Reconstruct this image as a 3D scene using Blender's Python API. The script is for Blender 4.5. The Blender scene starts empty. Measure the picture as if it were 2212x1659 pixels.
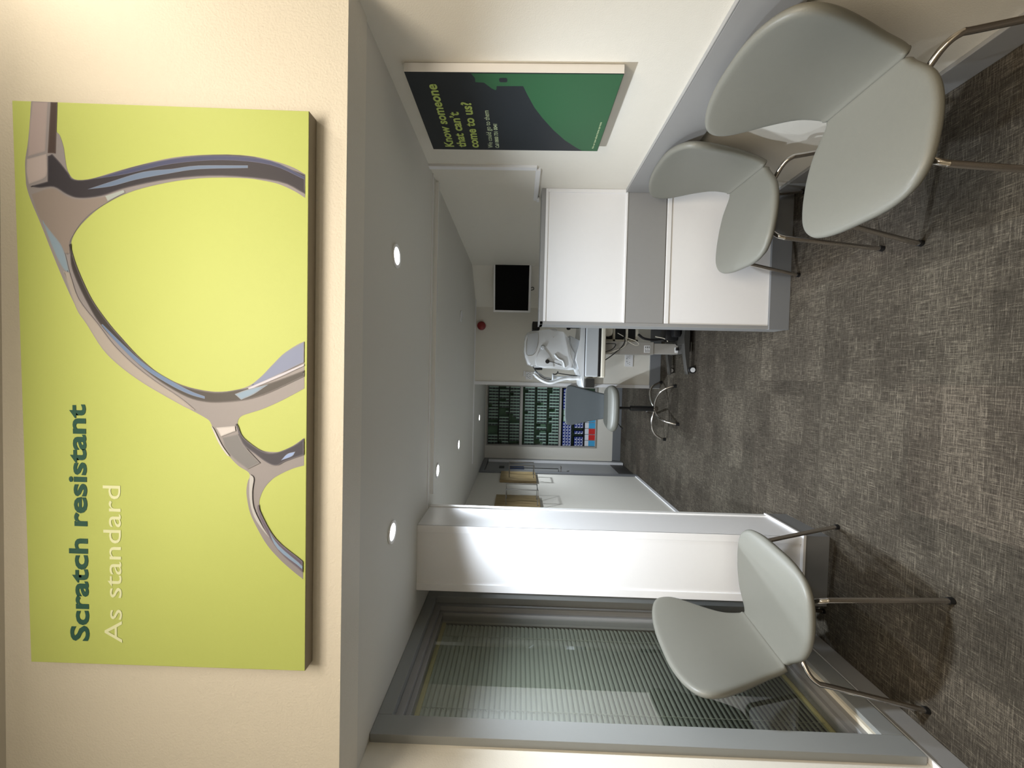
import bpy, bmesh, math, random
from mathutils import Vector, Matrix
random.seed(7)
SC = bpy.context.scene
COL = SC.collection

# ---------------------------------------------------------------- camera
def make_camera():
    yaw, pitch, roll = -0.02536503, 0.01895528, 0.02393784
    cy, sy = math.cos(yaw), math.sin(yaw)
    f = Vector((sy, cy, 0)); r = Vector((cy, -sy, 0)); u = Vector((0, 0, 1))
    f2 = f*math.cos(pitch) + u*math.sin(pitch)
    u2 = u*math.cos(pitch) - f*math.sin(pitch)
    r3 = r*math.cos(roll) + u2*math.sin(roll)
    u3 = u2*math.cos(roll) - r*math.sin(roll)
    cd = bpy.data.cameras.new('camera'); cd.sensor_fit = 'HORIZONTAL'; cd.sensor_width = 36
    cd.lens = 830/2212*36; cd.clip_start = 0.05
    o = bpy.data.objects.new('camera', cd); COL.objects.link(o)
    X, Y, Z = -u3, r3, -f2        # the photo was taken with the phone held on its side
    o.matrix_world = Matrix(((X.x, Y.x, Z.x, 0), (X.y, Y.y, Z.y, 0), (X.z, Y.z, Z.z, 1.55), (0, 0, 0, 1)))
    SC.camera = o
make_camera()

# ---------------------------------------------------------------- world, exposure, big lights
w = bpy.data.worlds.new('world'); SC.world = w; w.use_nodes = True
w.node_tree.nodes['Background'].inputs[0].default_value = (1.0, 0.93, 0.82, 1)
w.node_tree.nodes['Background'].inputs[1].default_value = 0.02
SC.view_settings.view_transform = 'Standard'; SC.view_settings.look = 'None'
SC.view_settings.gamma = 1; SC.view_settings.use_curve_mapping = False
SC.view_settings.exposure = 0.0
WARM = (1.0, 0.86, 0.67); COOL = (0.84, 0.92, 1.0)
def area(name, loc, size, power, color, rot=(0, 0, 0)):
    l = bpy.data.lights.new(name, 'AREA'); l.shape = 'DISK'; l.size = size; l.energy = power; l.color = color
    o = bpy.data.objects.new(name, l); o.location = loc; o.rotation_euler = rot; COL.objects.link(o); return o
def spot(name, loc, power, color, ang=120, blend=0.8, rad=0.035, rot=(0, 0, 0)):
    l = bpy.data.lights.new(name, 'SPOT'); l.energy = power; l.color = color; l.spot_size = math.radians(ang)
    l.spot_blend = blend; l.shadow_soft_size = rad
    o = bpy.data.objects.new(name, l); o.location = loc; o.rotation_euler = rot; COL.objects.link(o); return o
# ceiling lamps of the high front room, then soft fill lights added behind the camera
def bulb(name, loc, power, color, rad):
    l = bpy.data.lights.new(name, 'POINT'); l.energy = power; l.color = color; l.shadow_soft_size = rad
    o = bpy.data.objects.new(name, l); o.location = loc; COL.objects.link(o); return o
bulb('room_lamp', (1.26, 0.62, 2.93), 10, WARM, 0.03)
bulb('room_lamp', (-0.55, 0.25, 2.93), 6, WARM, 0.03)
area('room_fill_light', (0.2, -2.2, 2.99), 1.0, 30, WARM)  # added fill without a fitting, evens the light on the bulkhead
area('room_fill_light', (0.2, -0.30, 2.99), 1.3, 58, WARM)  # added fill closer to the bulkhead, also without a fitting

# ---------------------------------------------------------------- materials
def lin(c): return tuple((x/12.92 if x <= 0.04045 else ((x+0.055)/1.055)**2.4) for x in c)
def rgb(r, g, b): return lin((r/255, g/255, b/255)) + (1,)
def mat(name, col, rough=0.5, metal=0.0, noise=0.0, nscale=40, bump=0.0, bscale=200, spec=0.5, emit=None, estr=0, coat=0):
    m = bpy.data.materials.new(name); m.use_nodes = True
    nt = m.node_tree; b = nt.nodes['Principled BSDF']
    b.inputs['Roughness'].default_value = rough; b.inputs['Metallic'].default_value = metal
    b.inputs['Specular IOR Level'].default_value = spec; b.inputs['Base Color'].default_value = col
    b.inputs['Coat Weight'].default_value = coat
    if emit: b.inputs['Emission Color'].default_value = emit; b.inputs['Emission Strength'].default_value = estr
    tc = nt.nodes.new('ShaderNodeTexCoord')
    if noise:
        n = nt.nodes.new('ShaderNodeTexNoise'); n.inputs['Scale'].default_value = nscale; n.inputs['Detail'].default_value = 4
        nt.links.new(tc.outputs['Object'], n.inputs['Vector'])
        mx = nt.nodes.new('ShaderNodeMix'); mx.data_type = 'RGBA'
        mx.inputs['A'].default_value = tuple(c*(1-noise) for c in col[:3]) + (1,)
        mx.inputs['B'].default_value = tuple(min(1, c*(1+noise)) for c in col[:3]) + (1,)
        nt.links.new(n.outputs['Fac'], mx.inputs['Factor']); nt.links.new(mx.outputs['Result'], b.inputs['Base Color'])
    if bump:
        n2 = nt.nodes.new('ShaderNodeTexNoise'); n2.inputs['Scale'].default_value = bscale; n2.inputs['Detail'].default_value = 3
        nt.links.new(tc.outputs['Object'], n2.inputs['Vector'])
        bp = nt.nodes.new('ShaderNodeBump'); bp.inputs['Strength'].default_value = bump; bp.inputs['Distance'].default_value = 0.002
        nt.links.new(n2.outputs['Fac'], bp.inputs['Height']); nt.links.new(bp.outputs['Normal'], b.inputs['Normal'])
    return m

def carpet_mat():
    m = bpy.data.materials.new('woven carpet tile'); m.use_nodes = True; nt = m.node_tree; N = nt.nodes; L = nt.links
    b = N['Principled BSDF']; b.inputs['Roughness'].default_value = 0.95; b.inputs['Specular IOR Level'].default_value = 0.1
    tc = N.new('ShaderNodeTexCoord')
    def noise(sx, sy, detail, off=0, rough=0.6):
        mp = N.new('ShaderNodeMapping'); mp.inputs['Scale'].default_value = (sx, sy, 1); mp.inputs['Location'].default_value = (off, off, 0)
        L.new(tc.outputs['Object'], mp.inputs['Vector'])
        n = N.new('ShaderNodeTexNoise'); n.inputs['Scale'].default_value = 1; n.inputs['Detail'].default_value = detail; n.inputs['Roughness'].default_value = rough
        L.new(mp.outputs['Vector'], n.inputs['Vector']); return n.outputs['Fac']
    def math_(op, a, bb, c=None):
        n = N.new('ShaderNodeMath'); n.operation = op
        for i, v in enumerate((a, bb, c)):
            if v is None: continue
            if isinstance(v, (int, float)): n.inputs[i].default_value = v
            else: L.new(v, n.inputs[i])
        return n.outputs[0]
    def cell(sx, sy, off):
        mp = N.new('ShaderNodeMapping'); mp.inputs['Scale'].default_value = (sx, sy, 1); mp.inputs['Location'].default_value = (off, off*1.7, 0)
        L.new(tc.outputs['Object'], mp.inputs['Vector'])
        fl = N.new('ShaderNodeVectorMath'); fl.operation = 'FLOOR'; L.new(mp.outputs['Vector'], fl.inputs[0])
        wn = N.new('ShaderNodeTexWhiteNoise'); wn.noise_dimensions = '2D'; L.new(fl.outputs[0], wn.inputs['Vector']); return wn.outputs['Value']
    wx = noise(28, 420, 3); wy = noise(420, 28, 3, 5.0)
    fx = noise(9, 210, 2, 9.0); fy = noise(210, 9, 2, 3.0)
    grain = noise(650, 650, 2, 2.0)
    weave = math_('MULTIPLY_ADD', wx, 0.5, math_('MULTIPLY', wy, 0.5))
    weave = math_('MULTIPLY_ADD', math_('MAXIMUM', fx, fy), 0.45, math_('MULTIPLY', weave, 0.75))
    weave = math_('MULTIPLY_ADD', grain, 0.25, math_('SUBTRACT', weave, 0.17))
    tile = cell(2.0, 2.0, 0.0); patch = cell(3.7, 7.3, 0.3); cloud = noise(3.0, 3.0, 3, 1.0)
    v = math_('MULTIPLY_ADD', tile, 0.05, weave); v = math_('MULTIPLY_ADD', patch, 0.05, v); v = math_('MULTIPLY_ADD', cloud, 0.12, math_('SUBTRACT', v, 0.08))
    cr = N.new('ShaderNodeValToRGB'); cr.color_ramp.elements[0].position = 0.40; cr.color_ramp.elements[1].position = 0.86
    cr.color_ramp.elements[0].color = rgb(27, 24, 20); cr.color_ramp.elements[1].color = rgb(133, 125, 112)
    e = cr.color_ramp.elements.new(0.62); e.color = rgb(67, 62, 55)
    L.new(v, cr.inputs['Fac'])
    tint = N.new('ShaderNodeMix'); tint.data_type = 'RGBA'; tint.inputs['A'].default_value = (0.985, 1.0, 0.99, 1); tint.inputs['B'].default_value = (1.02, 0.995, 0.985, 1)
    L.new(cell(2.0, 2.0, 7.0), tint.inputs['Factor'])
    mul = N.new('ShaderNodeMix'); mul.data_type = 'RGBA'; mul.blend_type = 'MULTIPLY'; mul.inputs['Factor'].default_value = 1
    L.new(cr.outputs['Color'], mul.inputs['A']); L.new(tint.outputs['Result'], mul.inputs['B']); L.new(mul.outputs['Result'], b.inputs['Base Color'])
    bp = N.new('ShaderNodeBump'); bp.inputs['Strength'].default_value = 0.5; bp.inputs['Distance'].default_value = 0.003
    L.new(v, bp.inputs['Height']); L.new(bp.outputs['Normal'], b.inputs['Normal'])
    return m

def wood_mat():
    m = mat('oak veneer', rgb(160, 132, 84), 0.55); nt = m.node_tree; N = nt.nodes; L = nt.links; b = N['Principled BSDF']
    tc = N.new('ShaderNodeTexCoord'); mp = N.new('ShaderNodeMapping'); mp.inputs['Scale'].default_value = (40, 40, 3)
    n = N.new('ShaderNodeTexNoise'); n.inputs['Scale'].default_value = 1.5; n.inputs['Detail'].default_value = 5
    cr = N.new('ShaderNodeValToRGB'); cr.color_ramp.elements[0].position = 0.35; cr.color_ramp.elements[1].position = 0.7
    cr.color_ramp.elements[0].color = rgb(128, 108, 72); cr.color_ramp.elements[1].color = rgb(170, 150, 110)
    L.new(tc.outputs['Object'], mp.inputs['Vector']); L.new(mp.outputs['Vector'], n.inputs['Vector']); L.new(n.outputs['Fac'], cr.inputs['Fac']); L.new(cr.outputs['Color'], b.inputs['Base Color'])
    return m

def glass_mat(name, tint=(1, 1, 1, 1)):
    m = bpy.data.materials.new(name); m.use_nodes = True; nt = m.node_tree; N = nt.nodes; L = nt.links
    N.remove(N['Principled BSDF']); out = N['Material Output']
    t = N.new('ShaderNodeBsdfTransparent'); t.inputs[0].default_value = tint
    g = N.new('ShaderNodeBsdfGlossy'); g.inputs['Roughness'].default_value = 0.01
    fr = N.new('ShaderNodeFresnel'); fr.inputs['IOR'].default_value = 2.5
    mx = N.new('ShaderNodeMixShader'); 
    geo = N.new('ShaderNodeNewGeometry'); inv = N.new('ShaderNodeMath'); inv.operation = 'SUBTRACT'; inv.inputs[0].default_value = 1.0
    mu = N.new('ShaderNodeMath'); mu.operation = 'MULTIPLY'; L.new(geo.outputs['Backfacing'], inv.inputs[1]); L.new(fr.outputs[0], mu.inputs[0]); L.new(inv.outputs[0], mu.inputs[1])
    L.new(mu.outputs[0], mx.inputs[0]); L.new(t.outputs[0], mx.inputs[1]); L.new(g.outputs[0], mx.inputs[2])
    L.new(mx.outputs[0], out.inputs[0]); return m

M = {}
M['paint'] = mat('cream wall paint', rgb(226, 222, 212), 0.6, bump=0.25, bscale=260, noise=0.015)
M['paint_bulk'] = mat('cream textured wall paint', rgb(226, 222, 212), 0.6, bump=0.6, bscale=180, noise=0.02)
M['ceil'] = mat('white ceiling paint', rgb(215, 213, 206), 0.7, bump=0.1)
M['grey'] = mat('mid grey satin paint', rgb(146, 146, 146), 0.4, noise=0.02)
M['grey_dk'] = mat('grey gloss trim', rgb(122, 124, 127), 0.35, noise=0.02)
M['win_grey'] = mat('grey window frame paint', rgb(138, 141, 141), 0.4, bump=0.1)
M['white'] = mat('white satin board', rgb(236, 236, 238), 0.4, noise=0.01)
M['white_gloss'] = mat('white gloss trim', rgb(240, 240, 240), 0.2)
M['carpet'] = carpet_mat()
M['wood'] = wood_mat()
M['leather'] = mat('grey green leatherette', rgb(115, 115, 108), 0.42, noise=0.02, bump=0.15, bscale=500, spec=0.4)
M['leather_shaded'] = mat('shaded grey upholstery', rgb(94, 101, 105), 0.6, noise=0.03, bump=0.2, bscale=600)  # shade on the stool back put into a darker colour than its seat
M['chrome'] = mat('chrome tube', rgb(205, 200, 195), 0.16, 1.0)
M['black'] = mat('black plastic', rgb(18, 18, 20), 0.45)
M['screen'] = mat('black screen glass', rgb(8, 9, 10), 0.5, spec=0.08)
M['dark'] = mat('dark grey metal', rgb(56, 54, 51), 0.5)
M['col_grey'] = mat('light grey powder coat', rgb(168, 164, 158), 0.4)
M['device'] = mat('glossy white plastic', rgb(222, 225, 228), 0.22, noise=0.01, coat=0.3)
M['device_sh'] = mat('satin grey white plastic', rgb(196, 200, 204), 0.4)
M['cream'] = mat('cream table edge', rgb(226, 220, 204), 0.35)
M['red'] = mat('dark red plastic', rgb(130, 32, 34), 0.4)
M['steel'] = mat('brushed wire', rgb(150, 148, 144), 0.3, 0.9)
M['glass'] = glass_mat('window glass', (0.955, 0.965, 0.955, 1))
M['slat'] = mat('blind slat enamel', rgb(176, 184, 172), 0.35)
M['cordm'] = mat('pale cord', rgb(160, 165, 150), 0.7)
M['yellow'] = mat('cream blind rail', rgb(205, 198, 150), 0.4)
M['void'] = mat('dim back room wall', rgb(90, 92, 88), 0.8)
M['box_mint'] = mat('mint box card', rgb(164, 194, 178), 0.5)
M['box_dark'] = mat('dark box label', rgb(40, 50, 48), 0.5)
M['box_green'] = mat('deep green shelf back', rgb(100, 132, 104), 0.6)
M['box_blue'] = mat('royal blue box card', rgb(40, 58, 130), 0.45)
M['box_wht'] = mat('white box card', rgb(225, 228, 235), 0.5)
M['box_sky'] = mat('sky blue box card', rgb(70, 165, 215), 0.45)
M['box_red'] = mat('red box card', rgb(205, 45, 42), 0.45)
M['lamp_cool'] = mat('lit lamp lens', (1, 1, 1, 1), 0.4, emit=(1.0, 1.0, 0.95, 1), estr=18)
M['lamp_warm'] = mat('lit warm lamp lens', (1, 1, 1, 1), 0.4, emit=(1.0, 0.85, 0.62, 1), estr=18)
M['navy'] = mat('printed dark navy', rgb(27, 33, 39), 0.5)
M['pgreen'] = mat('printed green', rgb(40, 90, 56), 0.5)
M['lime'] = mat('printed lime', rgb(186, 205, 110), 0.5)
M['sign_blue'] = mat('blue sign plate', rgb(42, 58, 92), 0.4)

# ---------------------------------------------------------------- mesh helpers
class MB:
    def __init__(s): s.bm = bmesh.new(); s.mi = 0
    def _mi(s, fs):
        for f in fs: f.material_index = s.mi
    def box(s, x0, x1, y0, y1, z0, z1, bev=0.0, seg=2, rot=None, piv=None):
        ret = bmesh.ops.create_cube(s.bm, size=1.0); vs = ret['verts']
        for v in vs:
            v.co = Vector(((x0+x1)/2 + v.co.x*(x1-x0), (y0+y1)/2 + v.co.y*(y1-y0), (z0+z1)/2 + v.co.z*(z1-z0)))
        fs = set(f for v in vs for f in v.link_faces); s._mi(fs)
        allv = list(vs)
        if bev > 0:
            es = list(set(e for v in vs for e in v.link_edges))
            r = bmesh.ops.bevel(s.bm, geom=es, offset=bev, segments=seg, affect='EDGES', profile=0.5)
            s._mi(r['faces'])
            allv = list(set([v for v in vs if v.is_valid] + [v for f in r['faces'] for v in f.verts]))
        if rot is not None:
            bmesh.ops.rotate(s.bm, verts=allv, cent=Vector(piv or (0, 0, 0)), matrix=rot)
        return allv
    def cyl(s, c0, c1, r0, r1=None, n=24, cap=True):
        r1 = r0 if r1 is None else r1
        a, b = Vector(c0), Vector(c1); d = (b-a).normalized()
        up = Vector((0, 0, 1)) if abs(d.z) < 0.9 else Vector((1, 0, 0))
        u = d.cross(up).normalized(); v = d.cross(u)
        R = [[s.bm.verts.new(p + (u*math.cos(2*math.pi*i/n) + v*math.sin(2*math.pi*i/n))*r) for i in range(n)] for p, r in ((a, r0), (b, r1))]
        fs = [s.bm.faces.new((R[0][i], R[0][(i+1) % n], R[1][(i+1) % n], R[1][i])) for i in range(n)]
        if cap: fs += [s.bm.faces.new(R[0][::-1]), s.bm.faces.new(R[1])]
        s._mi(fs)
    def tube(s, pts, r, n=12, smooth=6, radii=None):
        P = cr(pts, smooth) if smooth else [Vector(p) for p in pts]
        rings = []; prev = None
        for i, p in enumerate(P):
            d = (P[min(i+1, len(P)-1)] - P[max(i-1, 0)]).normalized()
            if prev is None:
                up = Vector((0, 0, 1)) if abs(d.z) < 0.9 else Vector((1, 0, 0))
                u = d.cross(up).normalized()
            else: u = (prev - d*prev.dot(d)).normalized()
            prev = u; v = d.cross(u)
            rr = r if radii is None else radii[min(len(radii)-1, int(i/(len(P)-1)*(len(radii)-1)+0.5))]
            rings.append([s.bm.verts.new(p + (u*math.cos(2*math.pi*k/n) + v*math.sin(2*math.pi*k/n))*rr) for k in range(n)])
        fs = []
        for a, b in zip(rings, rings[1:]):
            fs += [s.bm.faces.new((a[k], a[(k+1) % n], b[(k+1) % n], b[k])) for k in range(n)]
        fs += [s.bm.faces.new(rings[0][::-1]), s.bm.faces.new(rings[-1])]
        s._mi(fs)
    def lathe(s, c, prof, n=28, axis='z', cap=True):
        rings = []
        for r, h in prof:
            ring = []
            for k in range(n):
                a = 2*math.pi*k/n
                p = {'z': (r*math.cos(a), r*math.sin(a), h), 'y': (r*math.cos(a), h, r*math.sin(a)), 'x': (h, r*math.cos(a), r*math.sin(a))}[axis]
                ring.append(s.bm.verts.new(Vector(c)+Vector(p)))
            rings.append(ring)
        fs = []
        for a, b in zip(rings, rings[1:]):
            fs += [s.bm.faces.new((a[k], a[(k+1) % n], b[(k+1) % n], b[k])) for k in range(n)]
        if cap: fs += [s.bm.faces.new(rings[0]), s.bm.faces.new(rings[-1])]
        s._mi(fs)
    def prism(s, poly, axis, a0, a1, bev=0.0, seg=2):
        """poly: 2D points in the plane across axis, extruded from a0 to a1"""
        mk = {'y': lambda p, a: (p[0], a, p[1]), 'x': lambda p, a: (a, p[0], p[1]), 'z': lambda p, a: (p[0], p[1], a)}[axis]
        A = [s.bm.verts.new(mk(p, a0)) for p in poly]; B = [s.bm.verts.new(mk(p, a1)) for p in poly]
        n = len(poly)
        fs = [s.bm.faces.new(A), s.bm.faces.new(B[::-1])]
        caps = [e for f in fs for e in f.edges]
        fs += [s.bm.faces.new((A[i], B[i], B[(i+1) % n], A[(i+1) % n])) for i in range(n)]
        s._mi(fs)
        if bev > 0:
            r = bmesh.ops.bevel(s.bm, geom=caps, offset=bev, segments=seg, affect='EDGES', profile=0.5); s._mi(r['faces'])
    def build(s, name, mats, parent=None, smooth=False, ang=40):
        bmesh.ops.recalc_face_normals(s.bm, faces=s.bm.faces[:])
        me = bpy.data.meshes.new(name); s.bm.to_mesh(me); s.bm.free()
        for m in (mats if isinstance(mats, (list, tuple)) else [mats]): me.materials.append(M[m] if isinstance(m, str) else m)
        o = bpy.data.objects.new(name, me); COL.objects.link(o)
        if smooth:
            me.polygons.foreach_set('use_smooth', [True]*len(me.polygons))
            me.set_sharp_from_angle(angle=math.radians(ang))
        if parent is not None: o.parent = parent
        return o
def cr(pts, n):
    P = [Vector(p) for p in pts]
    Q = [P[0]*2-P[1]] + P + [P[-1]*2-P[-2]]; out = []
    for i in range(1, len(Q)-2):
        for k in range(n):
            t = k/n; a, b, c, d = Q[i-1], Q[i], Q[i+1], Q[i+2]
            out.append(0.5*((2*b) + (c-a)*t + (2*a-5*b+4*c-d)*t*t + (3*b-a-3*c+d)*t*t*t))
    out.append(P[-1]); return out
def box(name, b, m, parent=None, bev=0.0): mb = MB(); mb.box(*b, bev=bev); return mb.build(name, m, parent)
def struct(name, bs, m, bev=0.0):
    mb = MB()
    for b in (bs if isinstance(bs, list) else [bs]): mb.box(*b, bev=bev)
    o = mb.build(name, m); o['kind'] = 'structure'; return o
def thing(name, label, cat, loc=(0, 0, 0), rotz=0, group=None):
    o = bpy.data.objects.new(name, None); COL.objects.link(o); o.empty_display_size = 0.1
    o.location = loc; o.rotation_euler = (0, 0, rotz); return tag(o, label, cat, group)
def tag(o, label, cat, group=None):
    o['label'] = label; o['category'] = cat
    if group: o['group'] = group
    return o
def kids(o): return [c for c in ALLKIDS.get(o.name, [])]
def copy_tree(o, parent=None):
    c = o.copy(); COL.objects.link(c); c.parent = parent
    for ch in list(o.children): copy_tree(ch, c)
    return c
def interp(tab, x):
    for (a, fa), (b, fb) in zip(tab, tab[1:]):
        if x <= b: t = (x-a)/(b-a) if b > a else 0; return fa+(fb-fa)*t
    return tab[-1][1]
LP = (64, 130, 66, 92, 98)   # downlight watts
FR= [(0.707,2.818),(0.636,2.822),(0.619,2.812),(0.589,2.802),(0.555,2.797),(0.525,2.791),(0.504,2.776),(0.5,2.75),(0.507,2.714),(0.527,2.648),(0.545,2.582),(0.563,2.503),(0.571,2.429),(0.573,2.342),(0.569,2.277),(0.555,2.212),(0.54,2.168),(0.523,2.138),(0.461,2.138),(0.479,2.168),(0.497,2.211),(0.506,2.255),(0.511,2.298),(0.512,2.363),(0.509,2.429),(0.499,2.503),(0.481,2.582),(0.463,2.635),(0.441,2.679),(0.417,2.715),(0.389,2.746),(0.363,2.768),(0.337,2.781),(0.315,2.781),(0.272,2.768),(0.212,2.742),(0.165,2.716),(0.112,2.676),(0.078,2.645),(0.026,2.596),(-0.02,2.538),(-0.051,2.472),(-0.065,2.405),(-0.066,2.361),(-0.059,2.317),(-0.045,2.282),(-0.02,2.251),(0.013,2.22),(0.046,2.186),(0.067,2.155),(0.076,2.136),(-0.052,2.135),(-0.068,2.163),(-0.091,2.206),(-0.111,2.25),(-0.123,2.285),(-0.132,2.308),(-0.146,2.318),(-0.168,2.316),(-0.189,2.303),(-0.208,2.281),(-0.225,2.249),(-0.228,2.21),(-0.223,2.188),(-0.207,2.161),(-0.187,2.134),(-0.263,2.134),(-0.271,2.161),(-0.285,2.192),(-0.301,2.218),(-0.324,2.24),(-0.35,2.253),(-0.373,2.257),(-0.399,2.25),(-0.434,2.235),(-0.468,2.208),(-0.498,2.177),(-0.513,2.154),(-0.528,2.132),(-0.579,2.132),(-0.56,2.158),(-0.526,2.198),(-0.487,2.234),(-0.443,2.261),(-0.4,2.282),(-0.36,2.291),(-0.334,2.293),(-0.31,2.289),(-0.298,2.284),(-0.285,2.289),(-0.269,2.316),(-0.243,2.342),(-0.213,2.365),(-0.183,2.382),(-0.152,2.394),(-0.139,2.409),(-0.114,2.458),(-0.085,2.516),(-0.047,2.583),(-0.005,2.645),(0.042,2.694),(0.11,2.74),(0.155,2.769),(0.228,2.804),(0.301,2.835),(0.378,2.866),(0.438,2.892),(0.477,2.905),(0.502,2.908),(0.549,2.909),(0.592,2.902),(0.635,2.897),(0.709,2.891)]
OV={
'arm_lit' : [(0.707,2.887),(0.707,2.845),(0.576,2.853),(0.562,2.901),(0.635,2.896)] ,
'arm_dk' : [(0.707,2.837),(0.707,2.818),(0.57,2.823),(0.571,2.846)] ,
'hinge' : [(0.554,2.904),(0.569,2.849),(0.52,2.848),(0.503,2.858),(0.487,2.899),(0.519,2.905)] ,
'rimdk' : [(0.481,2.896),(0.495,2.847),(0.563,2.846),(0.569,2.833),(0.546,2.811),(0.519,2.789),(0.501,2.772),(0.506,2.714),(0.544,2.582),(0.57,2.429),(0.568,2.277),(0.523,2.139),(0.471,2.138),(0.503,2.211),(0.516,2.363),(0.506,2.503),(0.481,2.626),(0.458,2.697),(0.451,2.759),(0.461,2.794),(0.48,2.829),(0.477,2.869)] ,
'stripe' : [(0.475,2.736),(0.497,2.67),(0.524,2.582),(0.533,2.503),(0.543,2.429),(0.545,2.294),(0.538,2.294),(0.533,2.429),(0.52,2.512),(0.503,2.6),(0.484,2.67)] ,
'topedge' : [(0.503,2.714),(0.523,2.648),(0.559,2.503),(0.57,2.364),(0.558,2.233),(0.517,2.139),(0.509,2.139),(0.547,2.233),(0.558,2.364),(0.546,2.503),(0.518,2.626)] ,
'body' : [(0.46,2.892),(0.478,2.834),(0.457,2.794),(0.449,2.759),(0.456,2.692),(0.463,2.644),(0.419,2.715),(0.388,2.75),(0.358,2.772),(0.332,2.785),(0.302,2.786),(0.298,2.795),(0.349,2.835),(0.396,2.87)] ,
'facet' : [(0.391,2.863),(0.357,2.835),(0.315,2.804),(0.25,2.786),(0.259,2.804),(0.31,2.831)] ,
'facet2' : [(0.458,2.686),(0.475,2.635),(0.468,2.631),(0.444,2.679)] ,
'lit1' : [(0.254,2.804),(0.25,2.786),(0.177,2.76),(0.111,2.72),(0.11,2.739),(0.155,2.769)] ,
'dk1' : [(0.328,2.784),(0.315,2.781),(0.272,2.768),(0.212,2.742),(0.165,2.716),(0.112,2.676),(0.111,2.702),(0.16,2.733),(0.221,2.764),(0.272,2.782)] ,
'lit2' : [(0.11,2.739),(0.111,2.707),(0.055,2.663),(0.004,2.609),(-0.042,2.547),(-0.084,2.48),(-0.118,2.436),(-0.114,2.458),(-0.084,2.516),(-0.047,2.583),(-0.004,2.645),(0.042,2.694)] ,
'dk2' : [(0.111,2.702),(0.06,2.654),(0.0,2.591),(-0.046,2.529),(-0.084,2.458),(-0.096,2.405),(-0.095,2.352),(-0.086,2.29),(-0.065,2.229),(-0.019,2.135),(-0.002,2.135),(-0.039,2.229),(-0.054,2.29),(-0.059,2.317),(-0.067,2.361),(-0.066,2.405),(-0.052,2.472),(-0.021,2.538),(0.026,2.596),(0.077,2.645),(0.112,2.676)] ,
'blue2' : [(0.111,2.694),(0.056,2.636),(0.003,2.574),(-0.035,2.511),(-0.066,2.449),(-0.08,2.409),(-0.087,2.409),(-0.075,2.454),(-0.046,2.516),(-0.004,2.583),(0.051,2.645),(0.109,2.698)] ,
'pad' : [(-0.047,2.282),(-0.02,2.251),(0.013,2.22),(0.046,2.186),(0.075,2.136),(0.019,2.136),(-0.017,2.207),(-0.052,2.273)] ,
'padline' : [(-0.054,2.29),(-0.015,2.203),(0.015,2.135),(0.01,2.135),(-0.023,2.203),(-0.059,2.286)] ,
'blueglow' : [(-0.072,2.326),(-0.058,2.29),(-0.043,2.233),(-0.071,2.273),(-0.087,2.308)] ,
'bridgelit' : [(-0.165,2.377),(-0.159,2.325),(-0.173,2.323),(-0.189,2.363)] ,
'bridge' : [(-0.192,2.36),(-0.181,2.316),(-0.213,2.298),(-0.259,2.254),(-0.277,2.289),(-0.251,2.325),(-0.221,2.351)] ,
'bridgedk' : [(-0.153,2.323),(-0.159,2.316),(-0.19,2.301),(-0.226,2.249),(-0.229,2.21),(-0.208,2.161),(-0.188,2.134),(-0.233,2.133),(-0.252,2.183),(-0.265,2.209),(-0.257,2.236),(-0.232,2.272),(-0.207,2.303)] ,
'bridgeblue' : [(-0.25,2.196),(-0.232,2.179),(-0.225,2.157),(-0.238,2.166)] ,
'edge3' : [(-0.161,2.391),(-0.169,2.383),(-0.213,2.36),(-0.243,2.338),(-0.239,2.347),(-0.208,2.369)] ,
'lrimdk' : [(-0.373,2.257),(-0.399,2.25),(-0.468,2.208),(-0.528,2.132),(-0.559,2.132),(-0.503,2.199),(-0.434,2.244),(-0.386,2.261)] ,
'lrimlit' : [(-0.29,2.282),(-0.302,2.271),(-0.338,2.275),(-0.382,2.271),(-0.43,2.248),(-0.464,2.226),(-0.447,2.243),(-0.408,2.27),(-0.364,2.282),(-0.325,2.284)] ,
'lrimblue' : [(-0.442,2.23),(-0.486,2.199),(-0.541,2.132),(-0.55,2.132),(-0.495,2.203)] ,
}
# ================================================================ ROOM SHELL
ZC, XR, XL = 2.05, 1.085, -1.31
struct('floor', (-3.2, 3.2, -3.2, 6.4, -0.12, 0.0), 'carpet')
struct('ceiling', (-3.2, 3.2, -3.2, 1.075, 3.035, 3.15), 'ceil')
struct('ceiling', (-3.2, 3.2, 1.2, 6.4, ZC, 2.2), 'ceil')
struct('wall_front', [(-3.2, 3.2, 1.075, 1.2, 2.045, 3.15)], 'paint_bulk')
struct('wall_front', [(-3.2, -1.46, 1.075, 1.2, 0, 2.045)], 'paint')
struct('wall_front', [(1.30, 3.2, 1.075, 1.2, 0, 2.045)], 'paint')
struct('wall_left', (-3.3, -3.2, -3.2, 6.4, 0, 3.15), 'paint')
struct('wall_right', (3.2, 3.3, -3.2, 1.2, 0, 3.15), 'paint')
struct('wall_back', (-3.2, 3.2, -3.3, -3.2, 0, 3.15), 'paint')
# right wall of the waiting area: white above, raised grey band, white below
struct('wall_right', (XR, 1.30, 1.075, 4.6, 0, ZC), 'paint')
struct('trim_1', (XR-0.018, XR, 1.075, 2.263, 0.765, 0.955), 'grey', 0.003)
struct('trim_2', (XR-0.0185, XR, 1.075, 2.263, 0.9555, 0.959), 'grey')
struct('baseboard_right', (XR-0.016, XR, 1.075, 2.263, 0.0, 0.115), 'grey', 0.003)
struct('trim_3', [(XR-0.012, XR, 2.02, 2.05, 1.485, ZC), (XR-0.012, XR, 2.05, 2.40, 1.465, 1.490), (XR-0.02, XR-0.004, 2.37, 2.40, 1.455, 1.47)], 'white')
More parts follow.
